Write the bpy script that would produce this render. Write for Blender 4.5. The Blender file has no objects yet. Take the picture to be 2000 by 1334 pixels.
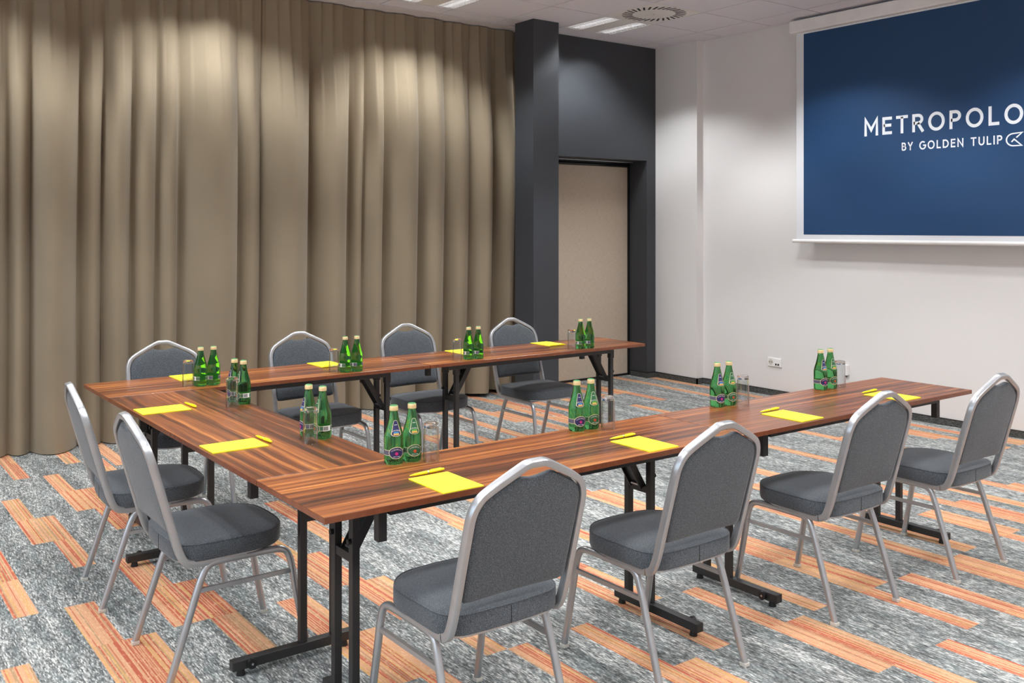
import bpy, bmesh, math, random
from mathutils import Vector, Matrix
R = random.Random(7)
SC = bpy.context.scene
COL = SC.collection
PI = math.pi

# ------------------------------------------------------------------ camera, world, exposure
FPX, Y0 = 1862.445, 444.02
cam_d = bpy.data.cameras.new('camera'); cam = bpy.data.objects.new('camera', cam_d); COL.objects.link(cam)
cam.location = (-1.1718, -2.4528, 1.5586)
cam.rotation_euler = (PI/2, 0, -0.6401)
cam_d.sensor_width = 36; cam_d.lens = FPX/2000*36
cam_d.shift_y = -(667-Y0)/2000
cam_d.clip_start = 0.02
SC.camera = cam
w = bpy.data.worlds.new('world'); SC.world = w; w.use_nodes = True
w.node_tree.nodes['Background'].inputs[0].default_value = (0.72, 0.86, 1.0, 1)
w.node_tree.nodes['Background'].inputs[1].default_value = 4.0
SC.view_settings.view_transform = 'Standard'; SC.view_settings.look = 'None'
SC.view_settings.gamma = 1; SC.view_settings.use_curve_mapping = False
SC.view_settings.exposure = 0.0
SC.cycles.use_denoising = True
SC.cycles.max_bounces = 14; SC.cycles.diffuse_bounces = 6; SC.cycles.glossy_bounces = 6
SC.cycles.transmission_bounces = 14; SC.cycles.transparent_max_bounces = 14
SC.cycles.caustics_reflective = False; SC.cycles.caustics_refractive = True
SC.cycles.sample_clamp_indirect = 6
LAMP_W = 8.2          # watts of one luminaire strip

# room numbers
ZC = 3.418
XM, XP, YB, YBK, XL, YF = 6.053, 5.967, 4.628, 5.03, -4.2, -4.6
TH = 0.745

# ------------------------------------------------------------------ material helpers
def lin(c):
    return tuple(((v/255)/12.92 if v/255 <= 0.04045 else ((v/255+0.055)/1.055)**2.4) for v in c)
class NT:
    def __init__(s, name):
        s.m = bpy.data.materials.new(name); s.m.use_nodes = True; s.t = s.m.node_tree
        s.p = s.t.nodes['Principled BSDF']
    def n(s, typ, **kw):
        nd = s.t.nodes.new(typ)
        for k, v in kw.items(): setattr(nd, k, v)
        return nd
    def l(s, a, b): s.t.links.new(a, b)
    def set(s, **kw):
        for k, v in kw.items():
            i = s.p.inputs[k.replace('_', ' ')]
            i.default_value = (*v, 1) if isinstance(v, tuple) and len(v) == 3 else v
        return s
    def val(s, nd, idx, v):
        if hasattr(v, 'links') or isinstance(v, bpy.types.NodeSocket): s.l(v, nd.inputs[idx])
        else: nd.inputs[idx].default_value = v
    def math(s, op, a, b=0.0, c=0.0):
        nd = s.n('ShaderNodeMath', operation=op)
        s.val(nd, 0, a); s.val(nd, 1, b); s.val(nd, 2, c)
        return nd.outputs[0]
    def xyz(s, src='Object'):
        tc = s.n('ShaderNodeTexCoord'); sp = s.n('ShaderNodeSeparateXYZ'); s.l(tc.outputs[src], sp.inputs[0])
        return sp.outputs
    def comb(s, x, y, z=0.0):
        c = s.n('ShaderNodeCombineXYZ')
        s.val(c, 0, x); s.val(c, 1, y); s.val(c, 2, z)
        return c.outputs[0]
    def noise(s, vec, scale=1.0, detail=2.0, rough=0.5):
        nd = s.n('ShaderNodeTexNoise'); s.l(vec, nd.inputs['Vector'])
        nd.inputs['Scale'].default_value = scale; nd.inputs['Detail'].default_value = detail; nd.inputs['Roughness'].default_value = rough
        return nd.outputs[0]
    def ramp(s, fac, stops, mode='LINEAR'):
        nd = s.n('ShaderNodeValToRGB'); r = nd.color_ramp; r.interpolation = mode
        while len(r.elements) < len(stops): r.elements.new(0.5)
        for e, (p, c) in zip(r.elements, stops): e.position = p; e.color = (*c, 1)
        s.val(nd, 0, fac)
        return nd.outputs[0]
    def mix(s, fac, a, b, mode='MIX'):
        nd = s.n('ShaderNodeMix', data_type='RGBA', blend_type=mode)
        s.val(nd, 0, fac)
        for i, v in ((6, a), (7, b)):
            if isinstance(v, tuple): nd.inputs[i].default_value = (*v, 1)
            else: s.l(v, nd.inputs[i])
        return nd.outputs[2]
    def bump(s, h, strength=0.2, dist=0.002):
        b = s.n('ShaderNodeBump'); b.inputs['Strength'].default_value = strength; b.inputs['Distance'].default_value = dist
        s.l(h, b.inputs['Height']); s.l(b.outputs[0], s.p.inputs['Normal'])
M = {}
def plain(name, rgb, rough=0.6, metal=0.0, var=0.05, scale=6.0, **kw):
    t = NT(name); c = lin(rgb)
    tc = t.n('ShaderNodeTexCoord')
    nz = t.noise(tc.outputs['Object'], scale, 3)
    col = t.ramp(nz, [(0.3, tuple(v*(1-var) for v in c)), (0.7, tuple(min(1, v*(1+var)) for v in c))])
    t.l(col, t.p.inputs['Base Color']); t.set(Roughness=rough, Metallic=metal, **kw)
    M[name] = t.m; return t
plain('white_paint', (224, 221, 219), 0.75, var=0.012, scale=1.5)
plain('back_wall_paint', (190, 182, 172), 0.8)
plain('anthracite_paint', (58, 61, 66), 0.55, var=0.03, scale=2)
plain('ceiling_tile_mat', (230, 228, 236), 0.9, var=0.012, scale=40)
plain('ceiling_joint', (128, 124, 128), 0.9)
plain('white_metal', (236, 234, 232), 0.45)
plain('black_plastic', (16, 16, 17), 0.45)
plain('slot_dark', (8, 8, 9), 0.7)
plain('black_metal', (50, 49, 49), 0.42, metal=0.25, var=0.04, scale=30)
plain('silver_paint', (182, 184, 187), 0.3, metal=0.75, var=0.03, scale=25)
plain('cap_plastic', (205, 200, 190), 0.5)
plain('zinc', (190, 190, 192), 0.3, metal=0.9)
plain('rail_white', (226, 222, 224), 0.6)
plain('paper_yellow', (246, 236, 38), 0.7, var=0.02)
plain('pen_yellow', (240, 226, 22), 0.3, var=0.01)
plain('gold_cap', (236, 208, 156), 0.35, metal=0.25)
plain('cap_green', (60, 130, 70), 0.4)
plain('label_cream', (226, 214, 178), 0.5)
plain('label_navy', (38, 38, 88), 0.5, var=0.1, scale=300)
plain('label_green', (40, 96, 62), 0.5, var=0.1, scale=300)
plain('label_grey', (92, 92, 108), 0.5)
plain('label_sage', (74, 110, 82), 0.5)
plain('label_white', (240, 240, 236), 0.5)
plain('label_sky', (60, 140, 196), 0.5)
plain('label_lime', (96, 170, 70), 0.5)
plain('label_gold', (222, 176, 90), 0.5)
plain('label_magenta', (210, 40, 130), 0.5)
plain('label_red', (214, 70, 40), 0.5)
plain('label_ink', (50, 60, 54), 0.5)
plain('screen_blue', (22, 64, 106), 0.6, var=0.02, scale=0.8)
plain('screen_white', (226, 228, 232), 0.6, var=0.01)
plain('letter_white', (236, 242, 248), 0.6, var=0.01)
t = NT('louver_metal'); t.set(Base_Color=(0.92, 0.93, 0.95), Metallic=0.15, Roughness=0.4); M['louver_metal'] = t.m
t = NT('lamp_tube'); t.set(Base_Color=(1, 1, 1), Emission_Color=(1.0, 0.98, 0.96), Emission_Strength=3.0); M['lamp_tube'] = t.m

# fabric of the chairs: melange weave
t = NT('grey_fabric'); o = t.n('ShaderNodeTexCoord').outputs['Object']
n1 = t.noise(o, 520, 2, 0.75); n2 = t.noise(o, 9, 2)
c1 = t.ramp(n1, [(0.32, lin((26, 29, 32))), (0.5, lin((60, 65, 70))), (0.68, lin((120, 127, 134)))])
c2 = t.mix(t.math('MULTIPLY', n2, 0.25), c1, lin((70, 75, 81)))
t.l(c2, t.p.inputs['Base Color']); t.set(Roughness=0.95, Sheen_Weight=0.25, Sheen_Roughness=0.5); t.bump(n1, 0.25, 0.001); M['grey_fabric'] = t.m

# curtain cloth
t = NT('curtain_cloth'); x = t.xyz()
n1 = t.noise(t.comb(t.math('MULTIPLY', x[0], 300), t.math('MULTIPLY', x[1], 300), t.math('MULTIPLY', x[2], 120)), 1, 2)
n2 = t.noise(t.comb(x[0], x[1], x[2]), 1.3, 3)
c = t.ramp(n2, [(0.3, lin((133, 119, 98))), (0.7, lin((145, 130, 107)))])
c = t.mix(t.math('MULTIPLY', n1, 0.18), c, lin((120, 108, 88)))
t.l(c, t.p.inputs['Base Color']); t.set(Roughness=0.85, Sheen_Weight=0.2); M['curtain_cloth'] = t.m

# door panel fabric (linen weave)
t = NT('beige_linen'); x = t.xyz()
na = t.noise(t.comb(t.math('MULTIPLY', x[0], 420), t.math('MULTIPLY', x[2], 22)), 1, 2)
nb = t.noise(t.comb(t.math('MULTIPLY', x[0], 22), t.math('MULTIPLY', x[2], 420)), 1, 2)
c = t.ramp(t.math('MULTIPLY', t.math('ADD', na, nb), 0.5), [(0.3, lin((178, 162, 143))), (0.7, lin((212, 197, 178)))])
t.l(c, t.p.inputs['Base Color']); t.set(Roughness=0.85); M['beige_linen'] = t.m

# walnut laminate: grain runs along the table's own length
t = NT('walnut'); x = t.xyz(); oi = t.n('ShaderNodeObjectInfo').outputs['Random']
off = t.math('MULTIPLY', oi, 37.0)
warp = t.noise(t.comb(t.math('ADD', t.math('MULTIPLY', x[0], 1.6), off), t.math('MULTIPLY', x[1], 6)), 1, 3)
yy = t.math('ADD', x[1], t.math('MULTIPLY', t.math('SUBTRACT', warp, 0.5), 0.055))
strip = t.math('FLOOR', t.math('MULTIPLY', x[1], 10.0))
wn = t.n('ShaderNodeTexWhiteNoise', noise_dimensions='2D'); t.l(t.comb(strip, oi), wn.inputs['Vector'])
band = t.noise(t.comb(t.math('ADD', t.math('MULTIPLY', x[0], 0.7), off), t.math('MULTIPLY', yy, 34)), 1, 4, 0.6)
fine = t.noise(t.comb(t.math('ADD', t.math('MULTIPLY', x[0], 3), off), t.math('MULTIPLY', yy, 330)), 1, 2)
f = t.math('ADD', t.math('MULTIPLY', band, 0.70), t.math('ADD', t.math('MULTIPLY', fine, 0.24), t.math('MULTIPLY', wn.outputs[0], 0.12)))
c = t.ramp(f, [(0.36, lin((50, 24, 13))), (0.45, lin((84, 42, 21))), (0.53, lin((120, 63, 31))), (0.60, lin((154, 88, 42))), (0.70, lin((202, 130, 66)))])
t.l(c, t.p.inputs['Base Color']); t.set(Roughness=0.3, Coat_Weight=0.25, Coat_Roughness=0.2); t.bump(fine, 0.05, 0.0006); M['walnut'] = t.m
plain('walnut_edge', (118, 66, 42), 0.22, var=0.12, scale=30)

# carpet: stripes run along Y; attribute "orange" marks the coloured blocks of the weave
t = NT('carpet'); x = t.xyz()
att = t.n('ShaderNodeAttribute', attribute_name='orange').outputs['Fac']
att2 = t.n('ShaderNodeAttribute', attribute_name='tone').outputs['Fac']
lid = t.math('FLOOR', t.math('MULTIPLY', x[0], 235.0))
ln = t.noise(t.comb(t.math('MULTIPLY', lid, 7.31), t.math('MULTIPLY', x[1], 26)), 1, 2, 0.65)
sp = t.noise(t.comb(t.math('MULTIPLY', x[0], 500), t.math('MULTIPLY', x[1], 150)), 1, 1)
pt = t.noise(t.comb(t.math('MULTIPLY', x[0], 22), t.math('MULTIPLY', x[1], 2.6)), 1, 3)
g = t.math('ADD', t.math('MULTIPLY', ln, 0.66), t.math('ADD', t.math('MULTIPLY', pt, 0.17), t.math('MULTIPLY', sp, 0.14)))
g = t.math('ADD', g, t.math('MULTIPLY', att2, 0.05))
grey = t.ramp(g, [(0.33, lin((50, 53, 53))), (0.44, lin((100, 103, 102))), (0.51, lin((142, 144, 142))), (0.62, lin((224, 223, 217)))])
tint = t.noise(t.comb(t.math('MULTIPLY', x[0], 30), t.math('MULTIPLY', x[1], 5), 4.0), 1, 2)
grey = t.mix(t.math('MULTIPLY', t.math('GREATER_THAN', tint, 0.56), 0.18), grey, lin((128, 146, 146)))
wl = t.n('ShaderNodeTexWhiteNoise', noise_dimensions='2D'); t.l(t.comb(t.math('FLOOR', t.math('MULTIPLY', x[0], 190.0)), t.math('FLOOR', t.math('MULTIPLY', att2, 5.0))), wl.inputs['Vector'])
ls = wl.outputs[0]
orr = t.ramp(ls, [(0.0, lin((230, 172, 130))), (0.30, lin((198, 84, 56))), (0.48, lin((224, 164, 122))), (0.66, lin((184, 148, 108))), (0.80, lin((208, 116, 80))), (0.90, lin((222, 172, 100)))], 'CONSTANT')
orr = t.mix(t.math('MULTIPLY', sp, 0.5), orr, lin((146, 122, 100)))
orr = t.mix(t.math('MULTIPLY', t.math('GREATER_THAN', ln, 0.58), 0.3), orr, lin((244, 206, 164)))
c = t.mix(att, grey, orr)
t.l(c, t.p.inputs['Base Color']); t.set(Roughness=0.95); t.bump(t.math('ADD', ln, sp), 0.35, 0.002); M['carpet'] = t.m
t = NT('carpet_skirting'); x = t.xyz()
ln = t.noise(t.comb(t.math('MULTIPLY', x[0], 60), t.math('MULTIPLY', x[1], 60), t.math('MULTIPLY', x[2], 300)), 1, 3)
t.l(t.ramp(ln, [(0.35, lin((34, 35, 35))), (0.65, lin((96, 97, 94)))]), t.p.inputs['Base Color']); t.set(Roughness=0.95); M['carpet_skirting'] = t.m

# glass
t = NT('thin_glass'); nt = t.t; tr = t.n('ShaderNodeBsdfTransparent'); tr.inputs[0].default_value = (0.95, 0.96, 0.965, 1)
gl = t.n('ShaderNodeBsdfGlossy'); gl.inputs['Roughness'].default_value = 0.01
fr = t.n('ShaderNodeLayerWeight'); fr.inputs[0].default_value = 0.5
mx = t.n('ShaderNodeMixShader'); t.l(t.math('ADD', 0.035, t.math('MULTIPLY', t.math('POWER', fr.outputs['Facing'], 2.3), 0.95)), mx.inputs[0]); t.l(tr.outputs[0], mx.inputs[1]); t.l(gl.outputs[0], mx.inputs[2])
t.l(mx.outputs[0], nt.nodes['Material Output'].inputs[0]); M['thin_glass'] = t.m
t = NT('green_glass'); t.set(Base_Color=(0.13, 0.54, 0.18), Roughness=0.02, IOR=1.36, Transmission_Weight=1.0)
t.p.inputs['Specular IOR Level'].default_value = 0.6; M['green_glass'] = t.m
t = NT('clear_glass'); t.set(Base_Color=(0.985, 0.985, 0.985), Roughness=0.0, IOR=1.45, Transmission_Weight=1.0); M['clear_glass'] = t.m

# ------------------------------------------------------------------ mesh helpers
class MB:
    def __init__(s): s.v = []; s.f = []; s.mi = []
    def add(s, vs, fs, mi=0):
        o = len(s.v); s.v += [tuple(p) for p in vs]
        for f in fs: s.f.append([i+o for i in f]); s.mi.append(mi)
        return s
    def box(s, x0, x1, y0, y1, z0, z1, mi=0, ch=0.0):
        if ch <= 0:
            vs = [(x, y, z) for z in (z0, z1) for y in (y0, y1) for x in (x0, x1)]
            return s.add(vs, [(0, 2, 3, 1), (4, 5, 7, 6), (0, 1, 5, 4), (1, 3, 7, 5), (3, 2, 6, 7), (2, 0, 4, 6)], mi)
        bm = bmesh.new(); bmesh.ops.create_cube(bm, size=1)
        for v in bm.verts: v.co = Vector(((x0+x1)/2+v.co.x*(x1-x0), (y0+y1)/2+v.co.y*(y1-y0), (z0+z1)/2+v.co.z*(z1-z0)))
        bmesh.ops.bevel(bm, geom=bm.edges[:], offset=ch, segments=2, profile=0.5, affect='EDGES')
        bm.verts.index_update()
        s.add([v.co[:] for v in bm.verts], [[v.index for v in f.verts] for f in bm.faces], mi); bm.free(); return s
    def bar(s, a, b, wx, wz, up=(0, 0, 1), mi=0):
        a, b = Vector(a), Vector(b); d = (b-a).normalized(); sd = d.cross(Vector(up)).normalized(); u = sd.cross(d)
        vs = [p+sd*sx*wx/2+u*sz*wz/2 for p in (a, b) for sz in (-1, 1) for sx in (-1, 1)]
        return s.add(vs, [(0, 2, 3, 1), (4, 5, 7, 6), (0, 1, 5, 4), (1, 3, 7, 5), (3, 2, 6, 7), (2, 0, 4, 6)], mi)
    def cyl(s, a, b, r0, r1=None, n=16, mi=0):
        a, b = Vector(a), Vector(b); r1 = r0 if r1 is None else r1
        d = (b-a).normalized(); e = d.orthogonal().normalized(); g = d.cross(e)
        vs = [p+(e*math.cos(2*PI*i/n)+g*math.sin(2*PI*i/n))*r for p, r in ((a, r0), (b, r1)) for i in range(n)]
        fs = [(i, (i+1) % n, n+(i+1) % n, n+i) for i in range(n)]+[list(range(n))[::-1], list(range(n, 2*n))]
        return s.add(vs, fs, mi)
    def lathe(s, prof, n=32, mi=0):
        vs = []; fs = []; ids = []
        for r, z in prof:
            if r < 1e-6: ids.append([len(vs)]); vs.append((0, 0, z))
            else:
                ids.append(list(range(len(vs), len(vs)+n))); vs += [(r*math.cos(2*PI*i/n), r*math.sin(2*PI*i/n), z) for i in range(n)]
        for a, b in zip(ids, ids[1:]):
            for i in range(n):
                j = (i+1) % n
                if len(a) == 1 and len(b) == 1: continue
                if len(a) == 1: fs.append((a[0], b[j], b[i]))
                elif len(b) == 1: fs.append((a[i], a[j], b[0]))
                else: fs.append((a[i], a[j], b[j], b[i]))
        return s.add(vs, fs, mi)
    def sweep(s, pts, wa, wb, binormal, mi=0, caps=True):
        """rounded rectangular tube along pts; wa across (in the path plane), wb along binormal (constant vector)"""
        B = Vector(binormal).normalized(); ch = 0.3
        sec = [(1, 1-2*ch), (1-2*ch*0.35, 1-2*ch*0.35), (1-2*ch, 1)]
        prof = []
        for q in range(4):
            c_, s_ = [(1, 0), (0, 1), (-1, 0), (0, -1)][q]
            for (p0, p1) in sec:
                prof.append((p0*c_-p1*s_, p0*s_+p1*c_))
        n = len(prof); P = [Vector(p) for p in pts]; vs = []; fs = []
        for i, p in enumerate(P):
            t_ = (P[min(i+1, len(P)-1)]-P[max(i-1, 0)]).normalized()
            A = B.cross(t_).normalized(); Bb = t_.cross(A)
            for a, b in prof: vs.append(p+A*a*wa/2+Bb*b*wb/2)
        for i in range(len(P)-1):
            for k in range(n): fs.append((i*n+k, i*n+(k+1) % n, (i+1)*n+(k+1) % n, (i+1)*n+k))
        if caps: fs += [list(range(n))[::-1], list(range((len(P)-1)*n, len(P)*n))]
        return s.add(vs, fs, mi)
    def mesh(s, name, mats, smooth=False, angle=None):
        me = bpy.data.meshes.new(name); me.from_pydata(s.v, [], s.f)
        for m in ([mats] if isinstance(mats, str) else mats): me.materials.append(M[m])
        if max(s.mi, default=0) > 0: me.polygons.foreach_set('material_index', s.mi)
        if smooth or angle: me.polygons.foreach_set('use_smooth', [True]*len(me.polygons))
        me.update()
        bm = bmesh.new(); bm.from_mesh(me); bmesh.ops.recalc_face_normals(bm, faces=bm.faces[:])
        if angle:
            for e in bm.edges:
                if len(e.link_faces) == 2 and e.calc_face_angle(0) > math.radians(angle): e.smooth = False
        bm.to_mesh(me); bm.free()
        return me
def ob(name, me, parent=None, loc=(0, 0, 0), rz=0.0, **tags):
    o = bpy.data.objects.new(name, me); COL.objects.link(o); o.location = loc; o.rotation_euler = (0, 0, rz)
    if parent: o.parent = parent
    for k, v in tags.items():
        if v: o[k] = v
    return o
def empty(name, loc, rz=0.0, **tags): return ob(name, None, None, loc, rz, **tags)
def copy_tree(o, parent=None):
    c = o.copy(); COL.objects.link(c)
    if parent: c.parent = parent
    for ch in KIDS.get(o.name, []): copy_tree(ch, c)
    return c
KIDS = {}
def remember(root):
    def walk(o):
        ch = [k for k in COL.objects if k.parent == o]; KIDS[o.name] = ch
        for k in ch: walk(k)
    walk(root)
def smooth_path(pts, it=2):
    """Chaikin corner cutting, end points kept"""
    P = [Vector(p) for p in pts]
    for _ in range(it):
        Q = [P[0]]
        for a, b in zip(P, P[1:]): Q += [a*0.75+b*0.25, a*0.25+b*0.75]
        Q.append(P[-1]); P = Q
    return P
def S(name, mb, mat, label, cat, **kw): return ob(name, mb.mesh(name, mat), None, kind='structure', label=label, category=cat, **kw)

# ------------------------------------------------------------------ floor with woven blocks
PX, PY = 0.0232, 0.232
OX, OY = 0.0145, 0.385
BLOCKS = [  # x0, x1, y0, y1 of coloured blocks of the weave
 (-.12, -.03, 4.10, 5.03), (.22, .32, 4.33, 5.03), (.045, .14, 3.17, 4.10), (.14, .235, 2.70, 3.63), (.47, .57, 4.10, 5.03), (.36, .46, 3.63, 4.56),
 (-.265, -.17, 2.70, 3.63), (-.17, -.08, 2.24, 3.17), (-.5, -.405, 1.78, 2.70), (-.61, -.51, .385, 1.31), (-.31, -.2, .85, 1.78), (-.2, -.08, .385, 1.31),
 (0, .12, 1.31, 2.24), (.12, .235, .85, 1.78), (.42, .55, .385, 1.31), (.55, .64, -.08, .85), (.64, .74, 1.31, 2.24), (.74, .83, .85, 1.78), (.92, 1.02, 1.78, 2.70),
 (.83, .92, .385, 1.31), (.92, 1.01, -.54, .385), (1.23, 1.32, -.54, .385), (1.32, 1.42, -1.0, -.08), (1.52, 1.62, -.08, .85), (1.62, 1.71, .85, 1.78),
 (1.85, 1.94, -.54, .385), (1.95, 2.05, -1.0, -.08), (2.12, 2.22, -.08, .85), (2.45, 2.55, -.54, .385), (2.55, 2.65, -.08, .85), (2.74, 2.85, -1.0, -.08),
 (2.23, 2.31, -1.47, -.54), (3.06, 3.17, -.54, .385), (3.17, 3.26, -1.0, -.08), (3.70, 3.86, -.08, .385), (3.31, 3.42, -.08, .85), (1.96, 2.06, .85, 1.31)]
for j in range(-12, 12):          # the rest of the carpet repeats the stepped pairs
    for i in range(-14, 16):
        bx, by = 1.23+0.61*i+0.31*j, 0.385+0.465*j
        if bx < XL or bx > XM or random.Random(i*91+j*7+3).random() > 0.5: continue
        if (-0.7 < bx < 1.05 and by > 0.2) or (bx > 1.0 and -1.1 < by < 1.0 and bx < 3.5): continue
        BLOCKS.append((bx, bx+0.095, by-0.93, by))
        if random.Random(i*17+j*53).random() < 0.6: BLOCKS.append((bx+0.095, bx+0.19, by-1.39, by-0.465))
fx0, fx1, fy0, fy1 = XL, XM, YF, YBK
xs = sorted({fx0, fx1} | {OX+PX*k for k in range(-220, 290) if fx0 < OX+PX*k < fx1})
ys = sorted({fy0, fy1} | {OY+PY*k for k in range(-30, 30) if fy0 < OY+PY*k < fy1})
mb = MB(); mb.add([(x, y, 0) for y in ys for x in xs], [(j*len(xs)+i, j*len(xs)+i+1, (j+1)*len(xs)+i+1, (j+1)*len(xs)+i) for j in range(len(ys)-1) for i in range(len(xs)-1)])
fme = mb.mesh('floor', 'carpet')
RB = random.Random(21); rnd = {}
def cellrand(ix, iy, k): return random.Random(ix*7349+iy*917+k*31+5).random()
org = []; tone = []
for p in fme.polygons:
    cx, cy = p.center.x, p.center.y
    ix = math.floor((cx-OX)/(4*PX)); iy = math.floor((cy-OY)/(2*PY))
    hit = 0.0
    if any(a < cx < b and c < cy < d for a, b, c, d in BLOCKS): hit = 1.0
    org.append(hit); tone.append(cellrand(ix, iy, 2)-0.5)
a = fme.attributes.new('orange', 'FLOAT', 'FACE'); a.data.foreach_set('value', org)
a = fme.attributes.new('tone', 'FLOAT', 'FACE'); a.data.foreach_set('value', tone)
ob('floor', fme, kind='structure', label='grey striped carpet floor with orange woven blocks', category='floor')

# ------------------------------------------------------------------ walls
S('wall_right', MB().box(XM, XM+0.15, YF, YB+0.4, 0, ZC+0.1), 'white_paint', 'long white painted wall that carries the projection screen', 'wall')
S('wall_pilaster', MB().box(XP, XM, 4.053, YB+0.4, 0, ZC+0.1), 'white_paint', 'shallow white wall projection next to the dark door wall', 'wall')
DX0, DX1, DZ = 4.6, 5.842, 2.247
mb = MB().box(4.48, DX0, YB, YBK, 0, ZC+0.1).box(DX1, XP, YB, YBK, 0, ZC+0.1).box(DX0, DX1, YB, YBK, DZ, ZC+0.1)
S('wall_back_dark', mb, 'anthracite_paint', 'anthracite painted wall with the recessed doorway', 'wall')
S('wall_back', MB().box(XL, XP+0.1, YBK, YBK+0.15, 0, ZC+0.1), 'back_wall_paint', 'plain wall hidden behind the long curtain', 'wall')
WIN = [(-3.9, -1.7), (-1.1, 1.1), (1.7, 3.9)]; WZ0, WZ1 = 0.9, 2.75
mb = MB().box(XL-0.15, XL, YF, YBK, 0, WZ0).box(XL-0.15, XL, YF, YBK, WZ1, ZC+0.1)
for a, b in zip([YF]+[q[1] for q in WIN], [q[0] for q in WIN]+[YBK]): mb.box(XL-0.15, XL, a, b, WZ0, WZ1)
S('wall_left', mb, 'white_paint', 'white window wall at the far end from the screen', 'wall')
for k, (a, b) in enumerate(WIN):
    m = (a+b)/2; mb = MB()
    for y0, y1, z0, z1 in ((a, a+0.06, WZ0, WZ1), (b-0.06, b, WZ0, WZ1), (m-0.03, m+0.03, WZ0, WZ1), (a, b, WZ0, WZ0+0.06), (a, b, WZ1-0.06, WZ1)): mb.box(XL-0.11, XL-0.05, y0, y1, z0, z1)
    wo = S('window_%d' % (k+1), mb, 'white_metal', 'white framed window in the end wall, %s from the curtain' % ['third', 'second', 'first'][k], 'window')
    for y0, y1 in ((a+0.06, m-0.03), (m+0.03, b-0.06)): ob('pane', MB().box(XL-0.083, XL-0.079, y0, y1, WZ0+0.06, WZ1-0.06).mesh('pane', 'thin_glass'), wo)
    pd = bpy.data.lights.new('window_portal', 'AREA'); pd.shape = 'RECTANGLE'; pd.size = b-a; pd.size_y = WZ1-WZ0; pd.cycles.is_portal = True
    po = ob('window_portal', pd, wo, (XL-0.16, m, (WZ0+WZ1)/2)); po.rotation_euler = (PI/2, 0, PI/2+PI)
S('wall_front', MB().box(XL, XM, YF-0.15, YF, 0, ZC+0.1), 'white_paint', 'white wall facing the curtain', 'wall')
S('pillar', MB().box(4.052, 4.343, 4.243, 4.515, 0, ZC), 'anthracite_paint', 'square anthracite pillar between curtain and doorway', 'pillar')
# skirting strips of carpet with a black top edge
def skirting(name, x0, x1, y0, y1, label):
    o = S(name, MB().box(x0, x1, y0, y1, 0, 0.05), 'carpet_skirting', label, 'baseboard')
    ob('edge_strip', MB().box(x0, x1, y0, y1, 0.05, 0.056).mesh('edge_strip', 'black_plastic'), o)
skirting('baseboard_right', XM-0.012, XM, YF, 4.053, 'dark carpet skirting along the white screen wall')
skirting('baseboard_pilaster', XP-0.012, XP, 4.041, YB-0.012, 'dark carpet skirting along the wall projection')
skirting('baseboard_pilaster_end', XP-0.012, XM-0.012, 4.041, 4.053, 'short dark skirting on the end of the wall projection')
skirting('baseboard_door', DX1-0.012, XP-0.012, YB-0.012, YB, 'short dark carpet skirting beside the doorway')
skirting('baseboard_jamb', DX1-0.012, DX1, YB, 4.86, 'dark carpet skirting inside the door recess')
skirting('baseboard_back', XL, 4.48, YBK-0.012, YBK, 'dark skirting behind the curtain hem')
# doorway
d = S('door_1', MB().box(DX0, DX1-0.02, 4.90, 4.925, 0.02, 2.20), 'beige_linen', 'beige linen covered sliding door in the dark recess', 'door')
ob('door_edge', MB().box(DX1-0.02, DX1, 4.885, 4.93, 0.0, 2.235).mesh('door_edge', 'black_plastic'), d)
ob('bottom_rail', MB().box(DX0, DX1-0.02, 4.895, 4.93, 0.0, 0.022).mesh('bottom_rail', 'black_plastic'), d)
ob('track', MB().cyl((DX0, 4.87, 2.203), (DX1-0.03, 4.87, 2.203), 0.016).mesh('track', 'black_plastic', True), d)
ob('track_lip', MB().box(DX0, DX1-0.03, 4.80, 4.803, 2.232, 2.2385).mesh('track_lip', 'zinc'), d)
ob('track_cover', MB().box(DX0, DX1, 4.885, 4.95, 2.20, DZ).mesh('track_cover', 'black_plastic'), d)

# ------------------------------------------------------------------ ceiling tiles
ceil = S('ceiling', MB().box(XL, XM, YF, YBK, ZC+0.12, ZC+0.2), 'ceiling_joint', 'white suspended tile ceiling', 'ceiling')
GX = [5.69-0.6*k for k in range(17)]; GX = [XM]+[g for g in GX if g > XL]+[XL]
GY = [4.585]+[4.38-0.6*k for k in range(15) if 4.38-0.6*k > YF]+[YF]
LAMPX, LAMPY = [4.79, 2.99, 1.19, -0.61, -2.41], [4.08, 2.28, 0.48, -1.32, -3.12]
for g in GX[1:-1]: ob('grid_bar', MB().box(g-0.012, g+0.012, YF, 4.597, ZC+0.006, ZC+0.03).mesh('grid_bar', 'ceiling_joint'), ceil)
for g in GY: ob('grid_bar', MB().box(XL, XM, g-0.012, g+0.012, ZC+0.0062, ZC+0.0302).mesh('grid_bar', 'ceiling_joint'), ceil)
tile_me = {}
for i in range(len(GX)-1):
    for j in range(len(GY)-1):
        x1, x0, y1, y0 = GX[i], GX[i+1], GY[j], GY[j+1]; cx, cy = (x0+x1)/2, (y0+y1)/2
        if any(abs(cx-a) < 0.1 and abs(cy-b) < 0.1 for a in LAMPX for b in LAMPY) or (abs(cx-4.79) < 0.1 and abs(cy-3.48) < 0.1): continue
        dx, dy = round((x1-x0)/2-0.006, 4), round((y1-y0)/2-0.006, 4)
        if (dx, dy) not in tile_me: tile_me[dx, dy] = MB().box(-dx, dx, -dy, dy, 0, 0.006).mesh('ceiling_tile', 'ceiling_tile_mat')
        ob('ceiling_tile', tile_me[dx, dy], ceil, (cx, cy, ZC))
ob('edge_profile', MB().box(XL, 4.48, 4.597, 4.90, ZC-0.004, ZC+0.02).mesh('edge_profile', 'rail_white'), ceil)
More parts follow.
